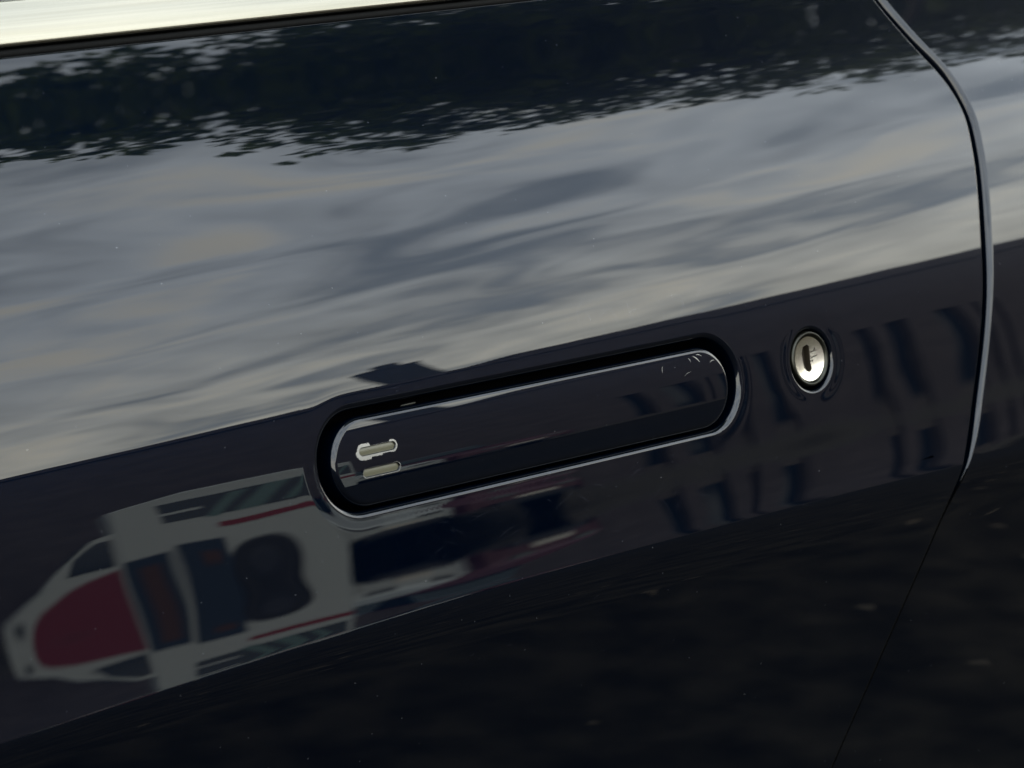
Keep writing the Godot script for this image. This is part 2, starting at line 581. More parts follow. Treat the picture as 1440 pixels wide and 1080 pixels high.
func sky_image() -> ImageTexture:
	cloud_a.noise_type = FastNoiseLite.TYPE_SIMPLEX_SMOOTH
	cloud_a.seed = 14
	cloud_a.frequency = 1.5
	cloud_a.fractal_octaves = 6
	cloud_a.fractal_gain = 0.54
	cloud_b.noise_type = FastNoiseLite.TYPE_SIMPLEX_SMOOTH
	cloud_b.seed = 31
	cloud_b.frequency = 7.0
	cloud_b.fractal_octaves = 4
	cloud_c.noise_type = FastNoiseLite.TYPE_SIMPLEX_SMOOTH
	cloud_c.seed = 5
	cloud_c.frequency = 2.6
	cloud_c.fractal_octaves = 2
	sky_data.resize(SKY_W * SKY_H * 3)
	sky_data.fill(60)
	var task := WorkerThreadPool.add_group_task(sky_row, SKY_H / 2)
	WorkerThreadPool.wait_for_group_task_completion(task)
	return ImageTexture.create_from_image(Image.create_from_data(SKY_W, SKY_H, false, Image.FORMAT_RGB8, sky_data))

# ------------------------------------------------------------------ the scene
func _ready() -> void:
	rng.seed = 20
	# camera
	var cam := Camera3D.new()
	cam.name = "camera"
	add_child(cam)
	var at := CameraAttributesPhysical.new()
	at.frustum_focal_length = 12.0 / (540.0 / 4400.0)
	at.frustum_near = 0.05
	at.frustum_far = 3000.0
	at.frustum_focus_distance = 1.15
	at.exposure_aperture = 20.0
	cam.attributes = at
	cam.fov = rad_to_deg(2.0 * atan(540.0 / 4400.0))
	cam.near = 0.05
	cam.far = 3000.0
	cam.transform = Transform3D(Basis(RX, -RY, -RZ), EYE)
	cam.current = true
	# sky, sun, exposure
	var env := Environment.new()
	env.background_mode = Environment.BG_SKY
	var sky := Sky.new()
	var pano := PanoramaSkyMaterial.new()
	pano.panorama = sky_image()
	sky.sky_material = pano
	env.sky = sky
	env.sky_rotation = Vector3(0, 0, 0)
	env.background_energy_multiplier = 1.0
	env.tonemap_mode = Environment.TONE_MAPPER_LINEAR
	env.tonemap_exposure = 7.0
	env.sdfgi_enabled = true
	env.ssao_enabled = true
	env.ssil_enabled = true
	var we := WorldEnvironment.new()
	we.name = "environment"
	we.environment = env
	add_child(we)
	var sun := DirectionalLight3D.new()
	sun.name = "sun"
	sun.light_energy = 0.16
	sun.light_color = Color(1.0, .95, .86)
	sun.light_angular_distance = 14.0
	sun.shadow_enabled = true
	add_child(sun)
	sun.look_at_from_position(Vector3.ZERO, Vector3(0.45, -0.75, 0.75))

	wave.seed = 2
	wave.frequency = 26.0
	wave.fractal_octaves = 2
	build_tables()
	build_gap()
	materials()
	street()
	terrace()
	var c := car()
	handle(c)
	lock(c)
	box_van()
	hatchback("white", M.white_paint, Vector3(18.95, 0, 22.2), "white hatchback parked nose out beside the box van")
	hatchback("dark_red", M.dull_red_paint, Vector3(20.85, 0, 22.3), "dark red hatchback parked beside the white hatchback")
	tree()

# ------------------------------------------------------------------ the car
func grid_points(xs: Array, inside: PackedVector2Array, reject: Callable, extra_rows := true) -> PackedVector2Array:
	var out := PackedVector2Array()
	var add := func(q: Vector2):
		if Geometry2D.is_point_in_polygon(q, inside) and not reject.call(q):
			out.append(q)
	for x in xs:
		var sc := crease(x)
		var k := -0.014
		while k < 0.0075:
			add.call(Vector2(x, sc + k))
			k += 0.0009
		var s := sc + 0.0090
		while s < 0.1605:
			add.call(Vector2(x, s))
			s += 0.0016 if s < -0.004 else 0.0030
		s = sc - 0.020
		while s > -0.395:
			add.call(Vector2(x, s))
			s -= 0.010
	return out

func to_line(q: Vector2, line: PackedVector2Array) -> float:
	var best := 1e9
	for p in line:
		best = minf(best, q.distance_squared_to(p))
	return sqrt(best)

func car() -> Node3D:
	var c := thing("car", "dark navy car seen close up at its door, glossy paint mirroring street, trees and clouds", "car")
	# door
	var edge := gap_offset(-0.0030, -0.0021)      # where the door's edge begins to roll over
	var outline := PackedVector2Array()
	var top := 0.1616
	var first := 0
	while edge[first].y > top:
		first += 1
	var x_top := edge[first].x
	for i in range(first, edge.size()):
		outline.append(edge[i])
	var n := 44
	for i in range(1, n):
		outline.append(Vector2(lerpf(edge[-1].x, -0.75, float(i) / n), -0.400))
	for i in 60:
		outline.append(Vector2(-0.75, lerpf(-0.400, top, i / 60.0)))
	var top_line := PackedVector2Array()
	for i in 70:
		top_line.append(Vector2(lerpf(-0.75, x_top - 0.004, i / 69.0), top))
	outline.append_array(top_line)
	var lip := pill(RECESS_C, RECESS_T, RECESS_L + LIP_R * 0.0, RECESS_H + LIP_R * 0.0, 0.002)
	var hole := pill(RECESS_C, RECESS_T, RECESS_L + LIP_R, RECESS_H + LIP_R, 0.002)
	var lock_hole := pill(LOCK_C, 0.0, LOCK_R + 0.0016, LOCK_R + 0.0016 - 0.00001, 0.0015)
	var pts := PackedVector2Array()
	for d in [0.0007, 0.0015, 0.0024, 0.0034, 0.0046, 0.006, 0.0078, 0.010]:
		pts.append_array(pill(RECESS_C, RECESS_T, RECESS_L + LIP_R + d, RECESS_H + LIP_R + d, 0.0022 + d * 0.15))
	for d in [0.0006, 0.0013, 0.0022, 0.0032, 0.0044, 0.006, 0.008]:
		pts.append_array(pill(LOCK_C, 0.0, LOCK_R + 0.0016 + d, LOCK_R + 0.0016 + d - 0.00001, 0.0016 + d * 0.15))
	var xs := []
	var x := -0.74
	while x < 0.302:
		xs.append(x)
		x += 0.028 if x < -0.31 else 0.0090
	var reject := func(q: Vector2) -> bool:
		if pill_distance(q, RECESS_C, RECESS_T, RECESS_L + LIP_R, RECESS_H + LIP_R) < 0.0118:
			return true
		if q.distance_to(LOCK_C) < LOCK_R + 0.0116:
			return true
		return q.x > 0.08 and to_line(q, edge) < 0.0022
	pts.append_array(grid_points(xs, outline, reject))
	var st := surface()
	panel(st, outline, [hole, lock_hole], pts, door_height)
	var down := PackedVector2Array()
	for i in range(first, edge.size()):
		down.append(edge[i])
	roll(st, down, false, 1.0, 0.0009, 0.014, door_height)
	roll(st, top_line, false, 1.0, 0.0011, 0.010, door_height)
	roll(st, hole, true, 1.0, LIP_R, 0.011, door_height)
	roll(st, lock_hole, true, 1.0, 0.0016, 0.004, door_height)
	obj("door", st, M.navy_paint, c)
	# rear quarter
	var q_edge := gap_offset(0.0022 + 0.0031, 0.0014 + 0.0001)
	var q_out := PackedVector2Array()
	for i in q_edge.size():
		q_out.append(q_edge[i])
	for i in range(1, 30):
		q_out.append(Vector2(lerpf(q_edge[-1].x, 0.95, i / 30.0), -0.400))
	for i in 60:
		q_out.append(Vector2(0.95, lerpf(-0.400, 0.170, i / 60.0)))
	for i in 34:
		q_out.append(Vector2(lerpf(0.95, q_edge[0].x + 0.004, i / 33.0), 0.170))
	xs = []
	x = 0.12
	while x < 0.945:
		xs.append(x)
		x += 0.0090 if x < 0.42 else 0.035
	var q_reject := func(q: Vector2) -> bool:
		return q.x < 0.34 and to_line(q, q_edge) < 0.0022
	st = surface()
	panel(st, q_out, [], grid_points(xs, q_out, q_reject), quarter_height)
	var k := gap.size()
	var upper := PackedVector2Array()
	for i in k:
		upper.append(q_edge[i])
	roll_varied(st, upper, -1.0, func(s: float) -> float: return lerpf(0.00012, 0.0031, smoothstep(-0.075, -0.035, s)), 0.012)
	obj("rear_quarter", st, M.navy_paint, c)
	# dark sealant along the folded edge below the crease
	st = surface()
	var near_side := PackedVector2Array()
	var far_side := PackedVector2Array()
	for i in k:
		if gap[i].y < -0.060:
			var w := smoothstep(-0.060, -0.072, gap[i].y)
			near_side.append(q_edge[i] - gap_n[i] * 0.0009)
			far_side.append(q_edge[i] + gap_n[i] * 0.0004 * w)
	ribbon(st, near_side, far_side, false, func(x: float, s: float) -> float: return quarter_height(x, s) + 0.0002)
	obj("edge_sealant", st, M.recess_black, c)
	# what lies behind the gaps
	st = surface()
	var inner := PackedVector2Array()
	for i in 60:
		var f := frame(0.0, lerpf(-0.40, 0.20, i / 59.0))
		inner.append(Vector2(f[0].y, f[0].z) - Vector2(f[1].y, f[1].z) * 0.016)
	sweep(st, inner, -0.75, 0.95, 1)
	obj("inner_body", st, M.recess_black, c)
	# sill below the door and the floor of the car
	st = surface()
	var low := frame(0.0, -0.40)
	var ly: float = low[0].y - 0.004
	var lz: float = low[0].z
	sweep(st, PackedVector2Array([Vector2(ly - 0.17, lz - 0.06), Vector2(ly - 0.16, lz - 0.025), Vector2(ly - 0.13, lz - 0.012), Vector2(ly - 0.02, lz - 0.004), Vector2(ly, lz - 0.012)]), -0.75, 0.95, 1)
	sweep(st, PackedVector2Array([Vector2(ly - 0.17, lz - 1.6), Vector2(ly - 0.17, lz - 0.06)]), -0.75, 0.95, 1)
	obj("sill", st, M.navy_paint, c)
	# seal and bright strip along the foot of the window
	var f1 := frame(0.0, 0.1634)
	var o := Vector2(f1[0].y, f1[0].z)
	var tan1 := Vector2(f1[3].y, f1[3].z)
	var nor1 := Vector2(f1[1].y, f1[1].z)
	st = surface()
	sweep(st, PackedVector2Array([o - nor1 * 0.008, o - nor1 * 0.0036, o + tan1 * 0.0008 - nor1 * 0.0026, o + tan1 * 0.0022 - nor1 * 0.0022, o + tan1 * 0.0034 - nor1 * 0.0028, o + tan1 * 0.0040 - nor1 * 0.0070]), -0.75, 0.95, 1)
	obj("window_seal", st, M.rubber, c)
	st = surface()
	var line := PackedVector2Array()
	var p := o + tan1 * 0.0030 - nor1 * 0.0016
	line.append(p - Vector2(-0.2, 1.0).normalized() * 0.004)
	for i in 25:
		line.append(p)
		var w := deg_to_rad(lerpf(15.0, 31.0, i / 24.0))
		if i < 2:
			w = deg_to_rad(-40.0 + 30.0 * i)
		p += Vector2(cos(w), -sin(w)) * 0.00070
	line.append(p + Vector2(-0.4, -1.0).normalized() * 0.004)
	sweep(st, line, -0.75, 0.95, 1)
	obj("window_trim", st, M.trim_metal, c)
	st = surface()
	var r0 := p + Vector2(-0.0002, -0.0022)
	sweep(st, PackedVector2Array([r0 + Vector2(-0.001, -0.004), r0, r0 + Vector2(0.002, 0.0006), r0 + Vector2(0.0045, -0.001), r0 + Vector2(0.0075, -0.007)]), -0.75, 0.95, 1)
	obj("glass_seal", st, M.rubber, c)
	st = surface()
	var g0 := r0 + Vector2(0.004, -0.005)
	sweep(st, PackedVector2Array([g0, g0 + Vector2(0.16, -0.10), g0 + Vector2(0.30, -0.24)]), -0.75, 0.95, 1)
	obj("side_window", st, M.car_glass, c)
	return c

func roll_varied(st: SurfaceTool, line: PackedVector2Array, side: float, radius: Callable, depth: float) -> void:
	var rows := []
	var n := line.size()
	for i in n:
		var t := (line[mini(i + 1, n - 1)] - line[maxi(i - 1, 0)]).normalized()
		var o := Vector2(-t.y, t.x) * side
		var f := lifted(line[i].x, line[i].y, quarter_height)
		var d3: Vector3 = (f[2] * o.x + f[3] * o.y).normalized()
		var r: float = radius.call(line[i].y)
		var row := []
		for k in 13:
			var w := PI / 2 * k / 12.0
			row.append([f[0] + d3 * r * sin(w) - f[1] * r * (1 - cos(w)), f[1] * cos(w) + d3 * sin(w)])
		row.append([row[12][0] - f[1] * depth, row[12][1]])
		rows.append(row)
	for i in n - 1:
		var u0 := paint_uv(line[i])
		var u1 := paint_uv(line[i + 1])
		for k in 13:
			tri(st, [rows[i][k], rows[i + 1][k], rows[i + 1][k + 1]], [u0, u1, u1], rows[i][k][1])
			tri(st, [rows[i][k], rows[i + 1][k + 1], rows[i][k + 1]], [u0, u1, u0], rows[i][k][1])

func handle(c: Node3D) -> void:
	# the dark pocket that the handle lies in
	var st := surface()
	var floor_h := func(_x: float, _s: float) -> float: return -0.0135
	var rim := pill(RECESS_C, RECESS_T, RECESS_L, RECESS_H, 0.003)
	panel(st, rim, [], pill(RECESS_C, RECESS_T, RECESS_L - 0.01, RECESS_H - 0.01, 0.006), floor_h)
	obj("handle_recess", st, M.recess_black, c)
	# the grip
	var r := 0.0022
	var body := pill(GRIP_C, GRIP_T, GRIP_L - r, GRIP_H - r, 0.0018)
	var slots := [Vector2(-0.0727, 0.0034), Vector2(-0.0722, -0.0042)]
	var holes := []
	for q in slots:
		holes.append(pill(q, -0.012, 0.0088, 0.0017, 0.0006))
	var pts := PackedVector2Array()
	for d in [0.0006, 0.0013, 0.0022, 0.0033, 0.0046, 0.006, 0.0075, 0.009, 0.0105, 0.0119, 0.0133]:
		for p in pill(GRIP_C, GRIP_T, GRIP_L - r - d, GRIP_H - r - d, 0.0022):
			var ok := true
			for q in slots:
				ok = ok and pill_distance(p, q, -0.012, 0.0088, 0.0017) > 0.0012
			if ok:
				pts.append(p)
	for q in slots:
		pts.append_array(pill(q, -0.012, 0.0094, 0.0023, 0.0008))
	st = surface()
	panel(st, body, holes, pts, grip_height)
	roll(st, body, true, -1.0, r, 0.009, grip_height)
	for h in holes:
		roll(st, h, true, 1.0, 0.0004, 0.0010, grip_height)
	var grip := obj("door_handle", st, M.handle_paint, c)
	# two pale inlays in the handle, and bare metal where the paint has chipped round the upper one
	for q in slots:
		st = surface()
		var sunk := func(x: float, s: float) -> float: return grip_height(x, s) - 0.00085 + 0.00020 * smoothstep(0.0017, 0.0, absf((Vector2(x, s) - q).rotated(0.012).y))
		panel(st, pill(q, -0.012, 0.0089, 0.0018, 0.0008), [], pill(q, -0.012, 0.0078, 0.0008, 0.0012), sunk)
		obj("inlay", st, M.lens, grip)
	st = surface()
	var inner := pill(slots[0], -0.012, 0.00868, 0.00158, 0.00035)
	var outer := PackedVector2Array()
	var nz := FastNoiseLite.new()
	nz.seed = 3
	nz.frequency = 700.0
	for p in inner:
		var q: Vector2 = (p - slots[0]).rotated(0.012)
		var dir: Vector2 = (q - Vector2(clampf(q.x, -0.0071, 0.0071), 0)).normalized()
		var w := 0.00035 + 0.0003 * nz.get_noise_2d(p.x, p.y)
		if q.x < -0.0035:
			w += 0.0007 + 0.0003 * nz.get_noise_2d(p.x * 3, p.y * 3)
		if q.y < 0 and q.x < 0.002:
			w += 0.00045
		if q.x > 0.006:
			w += 0.0003
		if q.y > 0.0013 and q.x > -0.0035 and q.x < 0.006:
			w = 0.00004
		outer.append(p + dir.rotated(-0.012) * w)
	ribbon(st, inner, outer, true, func(x: float, s: float) -> float: return grip_height(x, s) + 0.00005)
	obj("paint_chip", st, M.bare_metal, grip)
	# a thin worn edge along the foot of the lower slot
	st = surface()
	inner = pill(slots[1], -0.012, 0.00875, 0.00165, 0.00035)
	outer = PackedVector2Array()
	for p in inner:
		var q: Vector2 = (p - slots[1]).rotated(0.012)
		var dir: Vector2 = (q - Vector2(clampf(q.x, -0.0071, 0.0071), 0)).normalized()
		var w := 0.00003 + 0.00022 * smoothstep(0.0006, -0.0012, q.y - 0.25 * maxf(q.x, 0.0)) * (0.7 + 0.3 * nz.get_noise_2d(p.x, p.y))
		outer.append(p + dir.rotated(-0.012) * w)
	ribbon(st, inner, outer, true, func(x: float, s: float) -> float: return grip_height(x, s) + 0.00005)
	obj("worn_edge", st, M.bare_metal, grip)
	# small scuffs at the rear end of the handle
	st = surface()
	for m in [[Vector2(.0945, .0088), -0.70, .0048, .00016], [Vector2(.0962, .0100), -0.30, .0034, .00012], [Vector2(.1030, .0066), 0.25, .0030, .00012], [Vector2(.0752, .0078), 1.3, .0030, .00008], [Vector2(.0885, .0040), 0.3, .0046, .00005], [Vector2(.0905, .0090), -1.0, .0022, .00009]]:
		var d := Vector2.from_angle(m[1])
		var o := Vector2(-d.y, d.x)
		var a := PackedVector2Array()
		var b := PackedVector2Array()
		for i in 9:
			var u := i / 8.0
			var mid: Vector2 = m[0] + d * m[2] * (u - 0.5) + o * 0.0004 * sin(PI * u)
			a.append(mid + o * m[3] * sin(PI * u))
			b.append(mid - o * m[3] * sin(PI * u))
		ribbon(st, a, b, false, func(x: float, s: float) -> float: return grip_height(x, s) + 0.00004)
	obj("scuff_marks", st, M.bare_metal, grip)
	# a bright clip in the upper gap of the recess
	st = surface()
	var f := frame(-0.0505, 0.0160)
	for i in 16:
		for k in 8:
			var ring := []
			for q in [[i, k], [i + 1, k], [i + 1, k + 1], [i, k + 1]]:
				var a: float = TAU * q[0] / 16.0
				var b: float = PI * q[1] / 8.0
				var v := Vector3(cos(b), sin(b) * cos(a), sin(b) * sin(a))
				ring.append([f[0] - f[1] * 0.0052 + f[2] * v.x * 0.0038 + f[3] * v.y * 0.0006 + f[1] * v.z * 0.0008, (f[2] * v.x * 0.2 + f[3] * v.y + f[1] * v.z).normalized()])
			var uv := [Vector2.ZERO, Vector2.ZERO, Vector2.ZERO]
			tri(st, [ring[0], ring[1], ring[2]], uv, ring[0][1])
			tri(st, [ring[0], ring[2], ring[3]], uv, ring[0][1])
	obj("handle_clip", st, M.lock_ring, c)

func lock(c: Node3D) -> void:
	var disc := func(radius: float, step: float) -> PackedVector2Array: return pill(LOCK_C + Vector2(-0.0004, 0.0004), 0.0, radius, radius - 0.00001, step)
	# collar: a lathed ring round the barrel
	var f := frame(LOCK_C.x - 0.0004, LOCK_C.y + 0.0004)
	var st := surface()
	var prof := [Vector2(.0112, -.0050), Vector2(.0111, -.0012), Vector2(.0108, -.0004), Vector2(.0103, -.0001), Vector2(.0097, -.0004), Vector2(.0093, -.0010), Vector2(.0090, -.0022)]
	for k in prof.size() - 1:
		for i in 64:
			var ring := []
			for q in [[i, k], [i + 1, k], [i + 1, k + 1], [i, k + 1]]:
				var a: float = TAU * q[0] / 64.0
				var kk: int = q[1]
				var t: Vector2 = (prof[mini(kk + 1, prof.size() - 1)] - prof[maxi(kk - 1, 0)]).normalized()
				var e: Vector3 = f[2] * cos(a) + f[3] * sin(a)
				ring.append([f[0] + e * prof[kk].x + f[1] * prof[kk].y, (e * t.y - f[1] * t.x).normalized()])
			var uv := [Vector2.ZERO, Vector2.ZERO, Vector2.ZERO]
			tri(st, [ring[0], ring[1], ring[2]], uv, ring[0][1])
			tri(st, [ring[0], ring[2], ring[3]], uv, ring[0][1])
	var collar := obj("lock", st, M.lock_ring, c)
	# the barrel's face, slightly dished, with the slot for the key
	var dish := func(x: float, s: float) -> float:
		var d := Vector2(x, s).distance_to(LOCK_C + Vector2(-0.0004, 0.0004))
		return -0.0021 + 15.0 * d * d
	var slot := PackedVector2Array()
	for q in [Vector2(-.0022, .0040), Vector2(-.0016, .0052), Vector2(.0008, .0058), Vector2(.0022, .0050), Vector2(.0022, -.0020), Vector2(.0023, -.0042), Vector2(.0008, -.0054), Vector2(-.0008, -.0050), Vector2(-.0022, -.0034)]:
		slot.append(LOCK_C + Vector2(-0.0010, 0.0004) + q)
	var pts := PackedVector2Array()
	for d in [.0080, .0070, .0060, .0050, .0040, .0030, .0020]:
		for p in disc.call(d, 0.0012):
			if not Geometry2D.is_point_in_polygon(p, slot) and to_line(p, slot) > 0.0006:
				pts.append(p)
	st = surface()
	panel(st, disc.call(.0089, 0.0008), [slot], pts, dish)
	obj("key_barrel", st, M.lock_face, collar)
	st = surface()
	roll(st, slot, true, -1.0, 0.0001, 0.004, dish)
	panel(st, slot, [], PackedVector2Array(), func(x: float, s: float) -> float: return dish.call(x, s) - 0.0030)
	obj("key_slot", st, M.key_slot, collar)
	# scratches where keys have missed the slot
	st = surface()
	for m in [[Vector2(.0042, .0026), 0.10, .0052, .00028], [Vector2(.0044, .0004), 0.12, .0050, .00026], [Vector2(.0050, .0034), 0.9, .0016, .00030], [Vector2(.0032, -.0012), 0.3, .0012, .00045]]:
		var d := Vector2.from_angle(m[1])
		var o := Vector2(-d.y, d.x)
		var a := PackedVector2Array()
		var b := PackedVector2Array()
		for i in 7:
			var u := i / 6.0
			var mid: Vector2 = LOCK_C + m[0] + Vector2(-.0010, .0004) + d * m[2] * (u - 0.5)
			a.append(mid + o * m[3] * sin(PI * u))
			b.append(mid - o * m[3] * sin(PI * u))
		ribbon(st, a, b, false, func(x: float, s: float) -> float: return dish.call(x, s) + 0.00004)
	obj("key_scratches", st, M.key_slot, collar)

# ------------------------------------------------------------------ the street in the paint
func street() -> void:
	var st := surface()
	quad(st, Vector3(-900, 0, -900), Vector3(900, 0, -900), Vector3(900, 0, 900), Vector3(-900, 0, 900), Vector3.UP)
	structure(obj("road", st, M.asphalt), "dark worn asphalt of the street beside the car", "road")
	# far pavement, running along the buildings
	st = surface()
	var o := Vector3(18, 0, 27.2)
	var d := Vector3(1, 0, -0.27).normalized()
	var n := Vector3(d.z, 0, -d.x)          # towards the car
	for k in 24:
		var a := o + d * (-30.0 + k * 4.0)
		var b := a + d * 3.992
		var t := [a + n * 0.2, b + n * 0.2, b + n * 2.1, a + n * 2.1]
		for i in 4:
			t[i].y = 0.13
		quad(st, t[0], t[1], t[2], t[3], Vector3.UP)
		quad(st, t[3], t[2], t[2] - Vector3(0, .13, 0), t[3] - Vector3(0, .13, 0), n)
	structure(obj("pavement", st, M.paving), "pale pavement in front of the brown brick building", "pavement")
	# fallen leaves and grit on the road by the car
	var leaf := surface()
	var tip := [[Vector3(-.03, 0, 0), Vector3.UP], [Vector3(0, .006, .014), Vector3.UP], [Vector3(.034, .002, 0), Vector3.UP], [Vector3(0, .004, -.015), Vector3.UP]]
	var uv := [Vector2.ZERO, Vector2.ZERO, Vector2.ZERO]
	tri(leaf, [tip[0], tip[1], tip[2]], uv, Vector3.UP)
	tri(leaf, [tip[0], tip[2], tip[3]], uv, Vector3.UP)
	var mm := MultiMesh.new()
	mm.transform_format = MultiMesh.TRANSFORM_3D
	mm.mesh = leaf.commit()
	mm.instance_count = 1400
	for i in 1400:
		var b := Basis(Vector3.UP, rng.randf() * TAU).rotated(Vector3.RIGHT, rng.randf_range(-.3, .3)).scaled(Vector3.ONE * rng.randf_range(.25, .6))
		mm.set_instance_transform(i, Transform3D(b, Vector3(rng.randf_range(-1.0, 9.0), 0.012, 0.5 + 6.0 * rng.randf())))
	var lv := MultiMeshInstance3D.new()
	lv.name = "fallen_leaves"
	lv.multimesh = mm
	lv.material_override = M.dead_leaf
	lv.set_meta("kind", "stuff")
	lv.set_meta("label", "brown fallen leaves scattered on the asphalt beside the car")
	lv.set_meta("category", "leaves")
	add_child(lv)

func terrace() -> void:
	var turn := atan(0.27)
	var t := thing("brick_building", "long brown brick building with dark chimney block and tall street windows", "building", Vector3(18, 0, 27.2), turn)
	# local: x along the front, z = 0 the front, the car's side is -z
	var st := surface()
	# wall pieces between the tall openings at street level
	var opens := [[7.7, 8.0], [8.25, 8.75], [9.05, 9.2], [9.55, 9.95], [11.15, 11.40], [11.62, 11.95], [12.38, 12.78], [12.98, 13.10], [13.26, 13.36], [14.4, 15.4], [16.2, 17.2], [18.4, 19.6]]
	var x := -30.0
	for w in opens:
		box(st, Vector3(x, 0, 0), Vector3(w[0], 3.75, 0.45))
		x = w[1]
	box(st, Vector3(x, 0, 0), Vector3(60, 3.75, 0.45))
	box(st, Vector3(-30, 3.75, 0), Vector3(60, 8.25, 0.45))
	var wall := obj("wall", st, M.brown_brick, t)
	st = surface()
	box(st, Vector3(-30, 8.25, -0.12), Vector3(7.2, 8.5, 9.0))
	box(st, Vector3(7.2, 8.25, -0.12), Vector3(60, 8.85, 9.0))
	obj("parapet", st, M.brown_brick, t)
	st = surface()
	box(st, Vector3(-30, 0, 8.5), Vector3(60, 8.25, 9.0))
	box(st, Vector3(-30, 0, 0.45), Vector3(-29.5, 8.25, 8.5))
	box(st, Vector3(59.5, 0, 0.45), Vector3(60, 8.25, 8.5))
	obj("back_wall", st, M.brown_brick, t)
	for w in opens:
		st = surface()
		box(st, Vector3(w[0], 0.3, 0.24), Vector3(w[1], 3.75, 0.27))
		var pane := obj("window", st, M.dark_glass, t)
		st = surface()
		box(st, Vector3(w[0], 0.0, 0.10), Vector3(w[1], 0.3, 0.32))
		obj("sill", st, M.stone, pane)
	st = surface()
	box(st, Vector3(5.75, 8.5, 0.5), Vector3(6.55, 10.2, 0.70))
	var ch := obj("chimney", st, M.slate, t)
	st = surface()
	box(st, Vector3(5.73, 10.2, 0.48), Vector3(6.57, 10.3, 0.72))
	box(st, Vector3(6.05, 10.3, 0.5), Vector3(6.35, 10.55, 0.70))
	obj("chimney_cap", st, M.slate, ch)

func box_van() -> void:
	var t := thing("box_van", "small white box van with red lower cab and maroon stripe parked by the brown building", "van", Vector3(14.1, 0, 22.0), deg_to_rad(33.0))
	# local: x = 0 at the nose, growing to the rear; the near flank at z = 0
	var k := 0.78
	var shape := func(points: Array, z0: float, z1: float, bevel: float) -> SurfaceTool:
		var st := surface()
		var line := PackedVector2Array()
		for p in points:
			line.append(Vector2(p.x * k, p.y))
		prism(st, line, z0, z1, bevel)
		return st
	var block := func(lo: Vector3, hi: Vector3) -> SurfaceTool:
		var st := surface()
		box(st, Vector3(lo.x * k, lo.y, lo.z), Vector3(hi.x * k, hi.y, hi.z))
		return st
	obj("cab", shape.call([Vector2(0.0, .06), Vector2(1.52, .06), Vector2(1.52, 1.85), Vector2(1.28, 1.80), Vector2(.90, 1.16), Vector2(.50, .56), Vector2(.16, .37), Vector2(0.02, .30)], 0.02, 1.85, 0.03), M.white_paint, t)
	var body := obj("box_body", shape.call([Vector2(1.50, .06), Vector2(3.94, .06), Vector2(3.94, 2.75), Vector2(2.4, 3.05), Vector2(1.50, 2.85)], 0.0, 2.0, 0.03), M.white_paint, t)
	obj("cab_window", shape.call([Vector2(.86, .72), Vector2(1.46, .72), Vector2(1.46, 1.62), Vector2(1.30, 1.64), Vector2(.98, 1.16)], 0.008, 0.03, 0.0), M.dark_glass, t)
	obj("windscreen", shape.call([Vector2(.88, 1.24), Vector2(1.27, 1.82), Vector2(1.25, 1.84), Vector2(.86, 1.26)], 0.2, 1.7, 0.0), M.dark_glass, t)
	obj("red_door_panel", shape.call([Vector2(.30, .07), Vector2(1.49, .07), Vector2(1.49, .62), Vector2(.90, .48), Vector2(.48, .33), Vector2(.36, .24)], 0.004, 0.03, 0.0), M.red_paint, t)
	obj("headlight", block.call(Vector3(0.13, .22, -0.004), Vector3(0.24, .30, 0.03)), M.dark_frame, t)
	for b in [[1.54, 1.98, .06, .74], [2.06, 2.58, .06, .84], [2.58, 2.78, .06, .50]]:
		obj("side_locker", block.call(Vector3(b[0], b[2], -0.03), Vector3(b[1], b[3], 0.01)), M.navy_panel, t)
	obj("orange_panel", block.call(Vector3(1.68, .14, -0.04), Vector3(1.88, .55, -0.028)), M.orange_paint, t)
	obj("orange_panel", block.call(Vector3(2.26, .44, -0.04), Vector3(2.48, .60, -0.028)), M.orange_paint, t)
	obj("maroon_stripe", shape.call([Vector2(2.60, 1.12), Vector2(3.93, 1.06), Vector2(3.93, 1.24), Vector2(2.60, 1.30)], -0.006, 0.01, 0.0), M.maroon_paint, body)
	obj("side_window", shape.call([Vector2(2.02, 1.72), Vector2(3.86, 1.45), Vector2(3.86, 2.35), Vector2(2.02, 2.62)], -0.006, 0.01, 0.0), M.dark_glass, body)
	for b in [[2.5, .16], [2.85, .26], [3.35, .12]]:
		obj("side_bar", shape.call([Vector2(b[0], 1.60), Vector2(b[0] + b[1], 1.56), Vector2(b[0] + b[1] + .38, 2.40), Vector2(b[0] + .38, 2.44)], -0.012, 0.0, 0.0), M.teal_glass, body)
	obj("side_bar", shape.call([Vector2(2.02, 2.05), Vector2(2.50, 2.0), Vector2(2.50, 2.10), Vector2(2.02, 2.15)], -0.013, 0.0, 0.0), M.white_paint, body)
	for x in [3.0]:
		var st := surface()
		wheel_mesh(st, Vector3(x * k, .34, -0.05), .34, .24, .0)
		var w := obj("wheel", st, M.tyre, t)
		st = surface()
		wheel_mesh(st, Vector3(x * k, .34, -0.07), .15, .03, 0.0)
		obj("hub", st, M.dark_frame, w)

